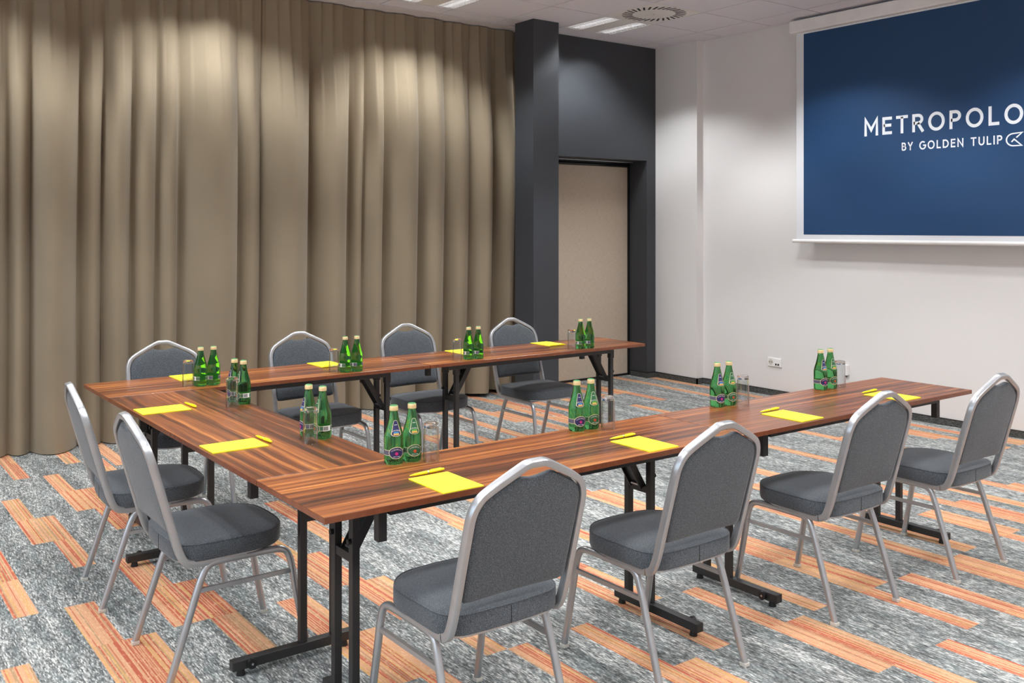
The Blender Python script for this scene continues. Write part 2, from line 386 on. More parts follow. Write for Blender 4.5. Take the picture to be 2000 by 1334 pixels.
ob('ceiling_strip', MB().box(4.48, XP, 4.59, YB, ZC, ZC+0.015).mesh('ceiling_strip', 'ceiling_tile_mat'), ceil)

# ------------------------------------------------------------------ luminaires (they light the room)
mb = MB()
SX = [(-0.262, -0.085), (0.112, 0.288)]; SY = (-0.275, 0.29)
e = 0.297
mb.box(-e, SX[0][0], -e, e, 0, 0.012).box(SX[0][1], SX[1][0], -e, e, 0, 0.012).box(SX[1][1], e, -e, e, 0, 0.012)
for a, b in SX: mb.box(a, b, -e, SY[0], 0, 0.012).box(a, b, SY[1], e, 0, 0.012)
lamp_panel = mb.mesh('panel', 'white_metal')
mb = MB()
for a, b in SX: mb.box(a-0.004, b+0.004, SY[0]-0.004, SY[1]+0.004, 0.10, 0.104).box(a-0.006, a-0.002, SY[0], SY[1], 0.004, 0.10).box(b+0.002, b+0.006, SY[0], SY[1], 0.004, 0.10).box(a, b, SY[0]-0.006, SY[0]-0.002, 0.004, 0.10).box(a, b, SY[1]+0.002, SY[1]+0.006, 0.004, 0.10)
lamp_house = mb.mesh('housing', 'white_metal')
def louver(a, b):
    m = MB(); n = 14; c = (a+b)/2
    for k in range(n):
        y = SY[0]+(SY[1]-SY[0])*(k+0.5)/n
        m.box(a, b, y-0.0012, y+0.0012, 0.002, 0.03)
    for cx in (c-0.03, c+0.03): m.box(cx-0.001, cx+0.001, SY[0], SY[1], 0.002, 0.024)
    return m.mesh('louver', 'louver_metal')
louvers = [louver(a, b) for a, b in SX]
tube_me = [MB().cyl(((a+b)/2, SY[0]+0.02, 0.05), ((a+b)/2, SY[1]-0.02, 0.05), 0.013, n=12).mesh('tube', 'lamp_tube', True) for a, b in SX]
ld = bpy.data.lights.new('strip_light', 'AREA'); ld.shape = 'RECTANGLE'; ld.size = 0.17; ld.size_y = 0.55
ld.energy = LAMP_W; ld.color = (0.95, 0.98, 1.0)
# louvre photometry: even, slightly batwing, with a cut-off near 52 degrees from straight down
ld.use_nodes = True; nt = ld.node_tree; em = nt.nodes['Emission']
ge = nt.nodes.new('ShaderNodeNewGeometry'); dt = nt.nodes.new('ShaderNodeVectorMath'); dt.operation = 'DOT_PRODUCT'
nt.links.new(ge.outputs['Incoming'], dt.inputs[0]); nt.links.new(ge.outputs['Normal'], dt.inputs[1])
ab = nt.nodes.new('ShaderNodeMath'); ab.operation = 'ABSOLUTE'; nt.links.new(dt.outputs['Value'], ab.inputs[0])
mr = nt.nodes.new('ShaderNodeMapRange'); mr.interpolation_type = 'SMOOTHSTEP'
nt.links.new(ab.outputs[0], mr.inputs[0])
for q, v in ((1, 0.545), (2, 0.70), (3, 0.0), (4, 1.0)): mr.inputs[q].default_value = v
bw = nt.nodes.new('ShaderNodeMath'); bw.operation = 'DIVIDE'; nt.links.new(mr.outputs[0], bw.inputs[0]); nt.links.new(ab.outputs[0], bw.inputs[1])
b2 = nt.nodes.new('ShaderNodeMath'); b2.operation = 'DIVIDE'; nt.links.new(bw.outputs[0], b2.inputs[0]); nt.links.new(ab.outputs[0], b2.inputs[1])
b3 = nt.nodes.new('ShaderNodeMath'); b3.operation = 'DIVIDE'; nt.links.new(b2.outputs[0], b3.inputs[0]); nt.links.new(ab.outputs[0], b3.inputs[1])
nt.links.new(b3.outputs[0], em.inputs['Strength'])
for lx in LAMPX:
    for ly in LAMPY:
        row = {4.08: 'beside the curtain line', 2.28: 'one row in from the curtain', 0.48: 'over the table row opposite the curtain', -1.32: 'in the open end of the room', -3.12: 'along the wall facing the curtain'}[ly]
        if (lx, ly) == (4.79, 4.08): lab = 'square louvred ceiling light next to the round air diffuser'
        elif (lx, ly) == (2.99, 4.08): lab = 'square louvred ceiling light above the curtain top before the pillar'
        else: lab = 'louvred ceiling light, %s from the screen wall, %s' % (['first', 'second', 'third', 'fourth', 'fifth'][LAMPX.index(lx)], row)
        L = empty('ceiling_light', (lx, ly, ZC), label=lab, category='ceiling light', group='louvred ceiling lights')
        ob('panel', lamp_panel, L); ob('housing', lamp_house, L)
        for k, (a, b) in enumerate(SX):
            ob('louver', louvers[k], L); ob('tube', tube_me[k], L)
            ob('strip_light', ld, L, ((a+b)/2, 0.007, -0.003))
# air diffuser
D = empty('air_diffuser', (4.79, 3.48, ZC), label='white square air diffuser with a ring of black slots', category='air diffuser')
ob('face_plate', MB().box(-e, e, -e, e, 0, 0.012, ch=0.002).mesh('face_plate', 'white_metal'), D)
slot = MB().box(-0.048, 0.048, -0.009, 0.009, -0.0012, 0.001).mesh('slot', 'slot_dark')
for k in range(30):
    a = 2*PI*k/30; o = ob('slot', slot, D, (0.232*math.cos(a), 0.232*math.sin(a), 0)); o.rotation_euler.z = a+0.35
ob('centre_screw', MB().cyl((0, 0, -0.003), (0, 0, 0.002), 0.006).mesh('centre_screw', 'zinc'), D)
sd = empty('smoke_detector', (4.42, 2.93, ZC), label='small round white smoke detector on the ceiling tiles', category='smoke detector')
ob('base', MB().lathe([(0, 0.0), (0.05, 0.0), (0.05, -0.015), (0, -0.015)][::-1], 32).mesh('base', 'white_metal', angle=40), sd)
ob('sensor_head', MB().lathe([(0, -0.04), (0.02, -0.04), (0.036, -0.03), (0.04, -0.015), (0, -0.015)], 32).mesh('sensor_head', 'white_metal', angle=40), sd)

# ------------------------------------------------------------------ curtains
GROOVE = [-0.04, 0.10, 0.405, 0.565, 0.77, 0.94, 1.09, 1.545, 1.73, 2.165, 2.525, 2.655, 2.84, 3.185, 3.46, 3.72, 3.99, 4.24, 4.47]
g = -0.04
while g > -4.3: g -= R.uniform(0.14, 0.32); GROOVE.insert(0, g)
AMP = [min(0.21, 0.72*(b-a))*R.uniform(0.8, 1.15) for a, b in zip(GROOVE, GROOVE[1:])]
SK = [R.uniform(0.7, 1.5) for _ in AMP]
PW = [R.uniform(0.5, 1.0) for _ in AMP]
BASE = [R.uniform(-0.02, 0.02) for _ in GROOVE]
def fold(x):
    for i in range(len(AMP)):
        if GROOVE[i] <= x <= GROOVE[i+1]:
            t_ = (x-GROOVE[i])/(GROOVE[i+1]-GROOVE[i])
            return AMP[i]*max(0.0, math.sin(PI*t_**SK[i]))**PW[i]+BASE[i]*(1-t_)+BASE[i+1]*t_
    return 0.0
def pleat(x):
    ph = x/0.098
    fr = ph-math.floor(ph); r_ = random.Random(int(math.floor(ph))).uniform(0.6, 1.2)
    return 0.022*r_*(fr**2.2)
def curtain(name, x0, x1, yoff, label):
    NX = int((x1-x0)/0.011); NZ = 30; zs = [0.006+(ZC-0.012-0.006)*((k/NZ)) for k in range(NZ+1)]
    mb = MB(); vs = []
    for z in zs:
        wgt = min(1, max(0, (3.42-z)/1.25)); wgt = wgt*wgt*(3-2*wgt); sw = math.sin(z*1.1)*0.012
        wt = max(0.0, min(1, (z-2.2)/1.1))
        for i in range(NX+1):
            x = x0+(x1-x0)*i/NX
            y = 4.805+0.10*(1-z/ZC)-yoff-(0.25+0.75*wgt)*fold(x+sw*wgt*math.sin(x*3))-pleat(x)*wt
            zz = z+(0.03*max(0.0, min(1.0, (x-3.6)/0.2)) if z < 0.02 else 0)
            vs.append((x, min(y, YBK-0.02), max(zz, 0.004)))
    n = NX+1
    mb.add(vs, [(k*n+i, k*n+i+1, (k+1)*n+i+1, (k+1)*n+i) for k in range(NZ) for i in range(NX)])
    return ob(name, mb.mesh(name, 'curtain_cloth', True), label=label, category='curtain', group='floor length curtains')
curtain('curtain', XL+0.02, 1.735, 0.025, 'beige full height curtain panel farther from the pillar')
curtain('curtain', 1.705, 4.44, 0.0, 'beige full height curtain panel hanging beside the dark pillar')

# ------------------------------------------------------------------ projection screen
SXF = 5.955
scr = empty('projection_screen', (SXF, 1.535, 1.42), label='white framed projection screen showing a blue hotel slide', category='projection screen')
def sc(mbb, name, mat, parent=scr, smooth=False, angle=None):
    me = mbb.mesh(name, mat, smooth, angle); me.transform(Matrix.Translation((-SXF, -1.535, -1.42))); return ob(name, me, parent)
sc(MB().box(5.90, 6.03, 0.165, 2.905, 3.285, 3.395, ch=0.012), 'case', 'white_metal')
sc(MB().box(6.03, 6.0515, 0.3, 0.36, 3.29, 3.36).box(6.03, 6.0515, 2.7, 2.76, 3.29, 3.36), 'wall_bracket', 'white_metal')
fab = sc(MB().box(SXF, SXF+0.002, 0.205, 2.862, 1.44, 3.30), 'fabric', 'screen_white')
sc(MB().box(SXF-0.0012, SXF-0.0002, 0.285, 2.785, 1.495, 3.272), 'slide', 'screen_blue')
sc(MB().cyl((SXF, 0.165, 1.437), (SXF, 2.897, 1.437), 0.0165, n=20), 'bottom_bar', 'white_metal', angle=40)
# lettering from strokes (u to the reader's right, v up, letter height 1)
def arc(cx, cy, rx, ry, a0, a1, n=20): return [(cx+rx*math.cos(math.radians(a0+(a1-a0)*i/n)), cy+ry*math.sin(math.radians(a0+(a1-a0)*i/n))) for i in range(n+1)]
h_ = 0.09
GLY = {
 'M': (0.92, [[(h_, 0), (h_, 0.94), (0.46, 0.34), (0.92-h_, 0.94), (0.92-h_, 0)]]),
 'E': (0.62, [[(0.62, 1-h_), (h_, 1-h_), (h_, h_), (0.62, h_)], [(h_, 0.52), (0.58, 0.52)]]),
 'T': (0.74, [[(0, 1-h_), (0.74, 1-h_)], [(0.37, 0), (0.37, 1-h_)]]),
 'R': (0.70, [[(h_, 0), (h_, 1-h_), (0.36, 1-h_)]+arc(0.36, 0.7, 0.23, 0.21, 90, -90, 12)+[(h_, 0.49)], [(0.34, 0.49), (0.66, 0.0)]]),
 'O': (0.98, [arc(0.49, 0.5, 0.40, 0.43, 0, 360, 40)]),
 'P': (0.66, [[(h_, 0), (h_, 1-h_), (0.34, 1-h_)]+arc(0.34, 0.69, 0.24, 0.22, 90, -90, 12)+[(h_, 0.47)]]),
 'L': (0.58, [[(h_, 1), (h_, h_), (0.58, h_)]]),
 'B': (0.64, [[(h_, h_), (h_, 1-h_), (0.34, 1-h_)]+arc(0.34, 0.72, 0.18, 0.19, 90, -90, 10)+[(h_, 0.53)], [(0.34, 0.53)]+arc(0.36, 0.31, 0.22, 0.22, 90, -90, 10)+[(h_, h_)]]),
 'Y': (0.70, [[(0.04, 1), (0.35, 0.46), (0.66, 1)], [(0.35, 0.48), (0.35, 0)]]),
 'G': (0.90, [arc(0.48, 0.5, 0.40, 0.43, 48, 360, 30)+[(0.52, 0.5)]]),
 'D': (0.82, [[(h_, h_), (h_, 1-h_), (0.34, 1-h_)]+arc(0.34, 0.5, 0.39, 0.41, 90, -90, 16)+[(h_, h_)]]),
 'N': (0.80, [[(h_, 0), (h_, 0.93), (0.8-h_, 0.07), (0.8-h_, 1)]]),
 'U': (0.78, [[(h_, 1), (h_, 0.4)]+arc(0.39, 0.4, 0.30, 0.32, 180, 360, 14)+[(0.78-h_, 1)]]),
 'I': (0.18, [[(0.09, 0), (0.09, 1)]]), ' ': (0.42, []),
}
def ribbon(mb, pl, wd, place):
    P = [Vector(pl[0])]
    for q in pl[1:]:
        if (Vector(q)-P[-1]).length > 1e-3: P.append(Vector(q))
    closed = (P[0]-P[-1]).length < 1e-4; n = len(P); vs = []
    for i in range(n):
        a = P[i-1] if i > 0 else (P[-2] if closed else None); b = P[i+1] if i < n-1 else (P[1] if closed else None)
        d1 = (P[i]-a).normalized() if a is not None else None; d2 = (b-P[i]).normalized() if b is not None else None
        d1 = d1 or d2; d2 = d2 or d1
        n1 = Vector((-d1.y, d1.x)); n2 = Vector((-d2.y, d2.x)); m = (n1+n2)
        m = m.normalized()/max(0.42, m.normalized().dot(n1))
        vs += [place(*(P[i]+m*wd/2)), place(*(P[i]-m*wd/2))]
    mb.add(vs, [(2*i, 2*i+1, 2*i+3, 2*i+2) for i in range(n-1)])
def line_text(txt, u0, u1, v0, hh, name):
    gap = 0.26; tot = sum(GLY[c][0] for c in txt)+gap*(len(txt)-1)
    su = (u1-u0)/tot; u = u0
    for c in txt:
        mb = MB()
        for pl in GLY[c][1]: ribbon(mb, pl, 0.17, lambda a, b: (SXF-0.0018, -(u+a*su), v0+b*hh))
        if GLY[c][1]: sc(mb, name, 'letter_white')
        u += (GLY[c][0]+gap)*su
line_text('METROPOLO', -2.183, -0.888, 2.318, 0.145, 'letter')
line_text('BY GOLDEN TULIP', -1.845, -1.04, 2.176, 0.066, 'letter')
mb = MB(); lg = [(0.63, 0.63), (0.99, 0.97), (0.46, 0.93)]+arc(0.46, 0.5, 0.43, 0.43, 95, 265, 18)+[(0.46, 0.07), (0.96, 0.06), (0.5, 0.53), (0.34, 0.34)]
ribbon(mb, lg, 0.09, lambda a, b: (SXF-0.0018, -(-1.013+a*0.118), 2.150+b*0.104)); sc(mb, 'logo_mark', 'letter_white')

# ------------------------------------------------------------------ wall sockets
k = empty('power_socket', (XM, 3.174, 0.31), label='white double wall socket with data ports on the screen wall', category='socket')
ob('plate', MB().box(-0.012, 0, -0.078, 0.078, -0.041, 0.041, ch=0.004).mesh('plate', 'white_metal'), k)
ob('socket_ring', MB().cyl((-0.013, 0.038, 0), (-0.011, 0.038, 0), 0.026, n=28).mesh('socket_ring', 'cap_plastic'), k)
pin = MB().cyl((-0.0142, 0, 0), (-0.012, 0, 0), 0.0045, n=10).mesh('pin_hole', 'slot_dark')
for y in (0.049, 0.027): ob('pin_hole', pin, k, (0, y, 0))
ob('data_insert', MB().box(-0.016, -0.011, -0.068, -0.008, -0.03, 0.03, ch=0.002).mesh('data_insert', 'white_metal'), k)
port = MB().box(-0.0168, -0.0155, -0.009, 0.009, -0.008, 0.008).mesh('data_port', 'slot_dark')
for y in (-0.024, -0.05): ob('data_port', port, k, (0, y, -0.017))
k = empty('wall_switch', (XM, 2.415, 0.325), label='small white surface box on the screen wall', category='socket')
ob('box_body', MB().box(-0.03, 0, -0.022, 0.022, -0.04, 0.05, ch=0.004).mesh('box_body', 'white_metal'), k)
ob('cable_gland', MB().cyl((-0.015, 0, -0.055), (-0.015, 0, -0.04), 0.009, n=12).mesh('cable_gland', 'black_plastic'), k)

# ------------------------------------------------------------------ folding tables
W = 0.5
foot_me = MB().box(-0.018, 0.018, 0.02, 0.48, 0.022, 0.056, ch=0.003).mesh('leg', 'black_metal')
post_me = MB().box(-0.0135, 0.0135, -0.0135, 0.0135, 0.055, 0.70, ch=0.002).mesh('post', 'black_metal')
sleeve_me = MB().box(-0.017, 0.017, -0.017, 0.017, 0.655, 0.722, ch=0.002).mesh('sleeve', 'black_metal')
cross_me = MB().box(-0.01, 0.01, 0.29, 0.40, 0.49, 0.518).mesh('crossbar', 'black_metal')
pad_me = MB().cyl((0, 0, 0.001), (0, 0, 0.023), 0.016, 0.012, 14).mesh('leveller', 'black_plastic')
knob_me = MB().cyl((-0.034, 0, 0.04), (-0.02, 0, 0.04), 0.017, n=20).cyl((-0.0355, 0, 0.04), (-0.034, 0, 0.04), 0.004, n=10, mi=1).mesh('roller', ['black_plastic', 'zinc'])
def brace_mesh(sg):
    m = MB(); a, b = Vector((sg*0.012, 0.345, 0.512)), Vector((sg*0.135, 0.345, 0.715))
    for y in (-0.03, 0.03): m.bar(a+Vector((0, y, 0)), b+Vector((0, y, 0)), 0.004, 0.03, (0, 1, 0) if False else (1, 0, 0))
    m.bar(a, b, 0.056, 0.004, (1, 0, 0.5))
    m.cyl(b+Vector((0, -0.04, -0.006)), b+Vector((0, 0.04, -0.006)), 0.009, n=10)
    return m.mesh('brace', 'black_metal')
brace_me = {1: brace_mesh(1), -1: brace_mesh(-1)}
latch_me = MB().box(-0.012, 0.012, 0.325, 0.365, 0.52, 0.526).mesh('latch', 'zinc')
stub_me = MB().box(-0.015, 0.015, -0.015, 0.015, 0.612, 0.722, ch=0.002).mesh('spacer_post', 'black_metal')
bump_me = MB().cyl((0.013, 0, 0.56), (0.024, 0, 0.56), 0.009, n=12).mesh('bumper', 'black_plastic')
def table(L, loc, rz, i0, i1, label):
    T = empty('folding_table', loc, rz, label=label, category='table', group='folding conference tables')
    mb = MB().box(0.0012, L-0.0012, 0.0008, W-0.0008, 0.7255, TH, ch=0.0015)
    me = mb.mesh('tabletop', ['walnut', 'walnut_edge'])
    for p in me.polygons: p.material_index = 0 if p.normal.z > 0.5 else 1
    ob('tabletop', me, T)
    for y in (0.085, 0.415): ob('beam', MB().box(i0+0.012, L-i1-0.012+(0.08 if y > 0.2 else 0.0), y-0.0125, y+0.0125, 0.69, 0.7255, ch=0.0015).mesh('beam', 'black_metal'), T)
    for x, sg in ((i0, 1), (L-i1, -1)):
        lg = ob('leg', foot_me, T, (x, 0, 0))
        for y in (0.285, 0.41):
            ob('post', post_me, lg, (0, y, 0)); ob('sleeve', sleeve_me, lg, (0, y, 0))
            b_ = ob('bumper', bump_me, lg, (0, y, 0)); b_.rotation_euler.z = PI if sg > 0 else 0
        ob('crossbar', cross_me, lg); ob('brace', brace_me[sg], lg); ob('latch', latch_me, lg, (sg*0.02, 0, 0))
        for y in (0.055, 0.45): ob('leveller', pad_me, lg, (0, y, 0))
        r_ = ob('roller', knob_me, lg, (0, 0.085, 0))
        if sg < 0: r_.rotation_euler.z = PI; r_.location.y = 0.085
        ob('spacer_post', stub_me, T, (x-sg*0.01, 0.095, 0))
    return T
table(1.80, (0, 0, 0), 0, 0.24, 0.24, 'walnut folding table opposite the curtain, joined to the cross table')
table(1.725, (1.803, 0, 0), 0, 0.23, 0.185, 'walnut folding table opposite the curtain, at the screen wall end')
table(1.80, (1.80, 2.845, 0), PI, 0.24, 0.24, 'walnut folding table along the curtain, joined to the cross table')
table(1.762, (3.565, 2.845, 0), PI, 0.245, 0.24, 'walnut folding table along the curtain, at the doorway end')
table(1.841, (0, 2.343, 0), -PI/2, 0.24, 0.275, 'walnut folding table across the two long rows, closing the U shape')

# ------------------------------------------------------------------ banquet chairs (local: facing +y)
def lean(z): return -0.205-(z-0.40)*0.277
def make_chair():
    T = empty('banquet_chair', (0, 0, 0))
    for sx in (-1, 1):
        fr = smooth_path([(sx*0.208, 0.25, 0.012), (sx*0.203, 0.205, 0.24), (sx*0.2, 0.19, 0.345), (sx*0.198, 0.165, 0.388), (sx*0.198, 0.10, 0.391), (sx*0.198, 0.0, 0.391)], 3)
        rr = smooth_path([(sx*0.208, -0.25, 0.012), (sx*0.203, -0.175, 0.24), (sx*0.2, -0.14, 0.345), (sx*0.198, -0.115, 0.388), (sx*0.198, -0.06, 0.391), (sx*0.198, 0.0, 0.391)], 3)
        for pth in (fr, rr):
            lg = ob('leg', MB().sweep(pth, 0.024, 0.022, (1, 0, 0)).mesh('leg', 'silver_paint', angle=35), T)
            p = pth[0]
            ob('foot_cap', MB().box(p.x-0.0125, p.x+0.0125, p.y-0.0135, p.y+0.0135, 0.0, 0.014, ch=0.002).mesh('foot_cap', 'cap_plastic'), lg)
        ob('stretcher', MB().bar((sx*0.202, 0.2, 0.302), (sx*0.202, -0.158, 0.302), 0.014, 0.014).mesh('stretcher', 'silver_paint'), T)
    half = [(0.198, 0.02, 0.397), (0.198, -0.10, 0.397), (0.199, -0.16, 0.397), (0.2, -0.196, 0.405), (0.2, lean(0.44), 0.445), (0.2, lean(0.5), 0.5)]
    crown = [(0.200, 0.62), (0.199, 0.74), (0.198, 0.775), (0.183, 0.813), (0.155, 0.836), (0.06, 0.884), (0.03, 0.898), (0.0, 0.898)]
    pts = half+[(x, lean(z), z) for x, z in crown]
    pts = pts+[(-x, y, z) for x, y, z in pts[-2::-1]]
    P = smooth_path(pts, 3)
    # tube frame: section oriented by the local plane of the back
    mb = MB(); n = 0
    prof = []
    for q in range(4):
        c_, s_ = [(1, 0), (0, 1), (-1, 0), (0, -1)][q]
        for p0, p1 in ((1, 0.62), (0.9, 0.9), (0.62, 1)): prof.append((p0*c_-p1*s_, p0*s_+p1*c_))
    vs = []; fs = []; n = len(prof)
    Bn = Vector((0, 1, 0.277)).normalized()
    for i, p in enumerate(P):
        t_ = (P[min(i+1, len(P)-1)]-P[max(i-1, 0)]).normalized()
        f_ = min(1.0, max(0.0, (p.z-0.40)/0.12))
        side = Vector((1 if i < len(P)/2 else -1, 0, 0))
        A = Bn.cross(t_); 
        if f_ < 1: A = (A*f_+side*(-1 if A.dot(side) < 0 else 1)*(1-f_)) if f_ > 0 else side*(-1)
        if f_ <= 0: A = Vector((-1 if i >= len(P)/2 else 1, 0, 0))*(1 if Bn.cross(Vector((0, 0, 1))).x*(1 if i < len(P)/2 else -1) > 0 else -1)
        A = (A-t_*A.dot(t_)).normalized(); Bb = t_.cross(A)
        for a, b in prof: vs.append(p+A*a*0.0105+Bb*b*0.0135)
    for i in range(len(P)-1):
        for k_ in range(n): fs.append((i*n+k_, i*n+(k_+1) % n, (i+1)*n+(k_+1) % n, (i+1)*n+k_))
    fs += [list(range(n))[::-1], list(range((len(P)-1)*n, len(P)*n))]
    mb.add(vs, fs); ob('back_frame', mb.mesh('back_frame', 'silver_paint', angle=40), T)
    # seat outline
    def outline(ins, k=6):
        hw, y0, y1 = 0.217-ins, -0.212+ins, 0.165-ins; rr_, rf = max(0.02, 0.075-ins*0.5), max(0.04, 0.115-ins*0.5); pts = []
        for (cx, cy, r, a0) in ((hw-rf, y1-rf, rf, 0), (-(hw-rf), y1-rf, rf, 90), (-(hw-rr_), y0+rr_, rr_, 180), (hw-rr_, y0+rr_, rr_, 270)):
            for q in range(k+1):
                a = math.radians(a0+90*q/k); pts.append((cx+r*math.cos(a), cy+r*math.sin(a)))
        out = []
        for i in range(len(pts)):      # fill the straight runs
            a, b = Vector(pts[i]), Vector(pts[(i+1) % len(pts)]); m = 5 if i % (k+1) == k else 1
            for q in range(m): out.append(a+(b-a)*q/m)
        return [Vector((p.x, p.y+(0.028*(1-(p.x/hw)**2)*max(0, (p.y)/y1) if p.y > 0 else -0.014*(1-(p.x/hw)**2)*min(1, -p.y/0.2)))) for p in out]
    def rings(spec, name, mat, base=True):
        mb = MB(); n = None; vs = []; fs = []
        for ins, z in spec:
            o_ = outline(ins) if ins < 0.09 else None
            if o_ is None:
                o0 = outline(0.085); c = Vector((0, -0.02)); f_ = 1-(ins-0.085)/0.13; o_ = [c+(p-c)*max(f_, 0.0) for p in o0]
            n = len(o_); vs += [(p.x, p.y, z) for p in o_]
        for r_ in range(len(spec)-1):
            for i in range(n): fs.append((r_*n+i, r_*n+(i+1) % n, (r_+1)*n+(i+1) % n, (r_+1)*n+i))
        fs += [list(range(n))[::-1], list(range((len(spec)-1)*n, len(spec)*n))]
        mb.add(vs, fs); return mb.mesh(name, mat, angle=50)
    seat = ob('seat', rings([(0.01, 0.404), (0.002, 0.407), (0.0, 0.415), (0.0, 0.458), (0.003, 0.464), (0.009, 0.4675), (0.03, 0.472), (0.06, 0.4755), (0.10, 0.478), (0.15, 0.48), (0.19, 0.4805)], 'seat', 'grey_fabric'), T)
    def cord(ins, z, r_):
        o_ = outline(ins); m = len(o_); vs = []; fs = []
        for i, p in enumerate(o_):
            nn = (p-Vector((0, -0.02))).normalized()
            for q in range(5):
                a = 2*PI*q/5; vs.append((p.x+nn.x*r_*math.cos(a), p.y+nn.y*r_*math.cos(a), z+r_*math.sin(a)))
        for i in range(m):
            for q in range(5): fs.append((i*5+q, i*5+(q+1) % 5, ((i+1) % m)*5+(q+1) % 5, ((i+1) % m)*5+q))
        return MB().add(vs, fs).mesh('piping', 'grey_fabric', True)
    ob('piping', cord(0.0025, 0.4645, 0.0026), seat)
    ob('seam', MB().box(-0.0008, 0.0008, -0.2268, -0.2255, 0.408, 0.461).mesh('seam', 'black_plastic'), seat)
    ob('seat_rim', rings([(0.016, 0.3965), (0.01, 0.3975), (0.01, 0.405), (0.016, 0.406)], 'seat_rim', 'silver_paint'), T)
    # back cushion: outline in the back plane, both faces slightly domed
    half = [(0.0, 0.508), (0.08, 0.507), (0.16, 0.505), (0.178, 0.508), (0.184, 0.52), (0.186, 0.60), (0.188, 0.70), (0.187, 0.762), (0.176, 0.795), (0.15, 0.818), (0.10, 0.844), (0.078, 0.855), (0.064, 0.860), (0.048, 0.858), (0.022, 0.853), (0.0, 0.8515)]
    full = half+[(-x, z) for x, z in half[-2:0:-1]]
    cz = 0.68; n = len(full); vs = []; fs = []
    spec = [(0.90, 0.005), (0.97, 0.0065), (1.0, 0.011), (1.0, 0.022), (0.975, 0.029), (0.9, 0.034), (0.7, 0.038), (0.4, 0.041)]
    spec = [(0.5, 0.002)]+spec
    for s_, dpt in spec:
        for x, z in full:
            zz = cz+(z-cz)*s_; vs.append((x*s_, lean(zz)+dpt-0.016, zz+dpt*0.277))
    for r_ in range(len(spec)-1):
        for i in range(n): fs.append((r_*n+i, r_*n+(i+1) % n, (r_+1)*n+(i+1) % n, (r_+1)*n+i))
    fs += [list(range(n))[::-1], list(range((len(spec)-1)*n, len(spec)*n))]
    ob('backrest', MB().add(vs, fs).mesh('backrest', 'grey_fabric', angle=55), T)
    return T
chair0 = make_chair(); remember(chair0)
ORD = ['first', 'second', 'third', 'fourth']
CH = []
for k_, (x, y, r_) in enumerate([(0.483, -0.002, 0.0), (1.308, 0.022, 0.0), (2.285, 0.033, -0.02), (3.097, -0.015, 0.0)]):
    CH.append((x, y, r_, 'grey banquet chair, %s from the cross table on the row opposite the curtain' % ORD[k_], 'chairs on the row opposite the curtain'))
for k_, (x, y, r_) in enumerate([(0.485, 2.79, PI), (1.31, 2.765, PI), (2.093, 2.795, PI), (2.905, 2.70, PI)]):
    CH.append((x, y, r_, 'grey banquet chair, %s from the cross table on the row along the curtain' % ORD[k_], 'chairs on the row along the curtain'))
CH.append((0.078, 1.04, -PI/2, 'grey banquet chair at the cross table, on the side away from the curtain', 'chairs at the cross table'))
CH.append((0.066, 1.83, -PI/2-0.06, 'grey banquet chair at the cross table, on the curtain side', 'chairs at the cross table'))
for k_, (x, y, r_, lab, grp) in enumerate(CH):
    c = chair0 if k_ == 0 else copy_tree(chair0)
    c.location = (x, y, 0); c.rotation_euler = (0, 0, r_); c['label'] = lab; c['category'] = 'chair'; c['group'] = grp

# ------------------------------------------------------------------ bottles, tumblers, note pads, pens
BP = [(0.0, 0.004), (0.022, 0.002), (0.029, 0.0), (0.0325, 0.004), (0.0335, 0.012), (0.0335, 0.06), (0.0335, 0.088), (0.0325, 0.098), (0.029, 0.113), (0.0245, 0.128), (0.0205, 0.143), (0.0172, 0.158), (0.0148, 0.170), (0.0135, 0.178), (0.0135, 0.186), (0.013, 0.192), (0.0, 0.192)]
def brad(z):
    for (r0, z0), (r1, z1) in zip(BP[3:], BP[4:]):
        if z0 <= z <= z1 and z1 > z0: return r0+(r1-r0)*(z-z0)/(z1-z0)
    return 0.0335
def wrap(u, z, off, rot=0.0):
    r_ = brad(z)+off; a = -PI/2+u/max(brad(z), 0.012)+rot; return (r_*math.cos(a), r_*math.sin(a), z)
def patch(mb, outline, c, off, mi, ringsn=5):
    n = len(outline); vs = [wrap(c[0], c[1], off)]; fs = []
    for r_ in range(1, ringsn+1):
        for (u, z) in outline: vs.append(wrap(c[0]+(u-c[0])*r_/ringsn, c[1]+(z-c[1])*r_/ringsn, off))
    for i in range(n):
        j = (i+1) % n; fs.append((0, 1+i, 1+j))
        for r_ in range(ringsn-1): fs.append((1+r_*n+i, 1+(r_+1)*n+i, 1+(r_+1)*n+j, 1+r_*n+j))
    mb.add(vs, fs, mi)
def ell(cx, cz, rx, rz, n=24): return [(cx+rx*math.cos(2*PI*i/n), cz+rz*math.sin(2*PI*i/n)) for i in range(n)]
def text_verts(txt):
    cu = bpy.data.curves.new('tmp_text', 'FONT'); cu.body = txt; cu.align_x = 'CENTER'; cu.size = 1.0; cu.resolution_u = 1
    o = bpy.data.objects.new('tmp_text', cu); COL.objects.link(o); dg = bpy.context.evaluated_depsgraph_get(); dg.update()
    me = bpy.data.meshes.new_from_object(o.evaluated_get(dg)); v = [p.co[:2] for p in me.vertices]; f = [list(p.vertices) for p in me.polygons]
    bpy.data.objects.remove(o); bpy.data.meshes.remove(me); bpy.data.curves.remove(cu); return v, f
TV, TF = text_verts('OSTROMECKO')
TW = max(a for a, b in TV)-min(a for a, b in TV)
def arch_text(mb, uc, zc, width, height, sag, off, mi):
    vs = []
    for a, b in TV:
        u = a/TW*width; z = zc+b*height/0.73-sag*(u/(width/2))**2; vs.append(wrap(uc+u, z, off))
    mb.add(vs, [f[:] for f in TF], mi)
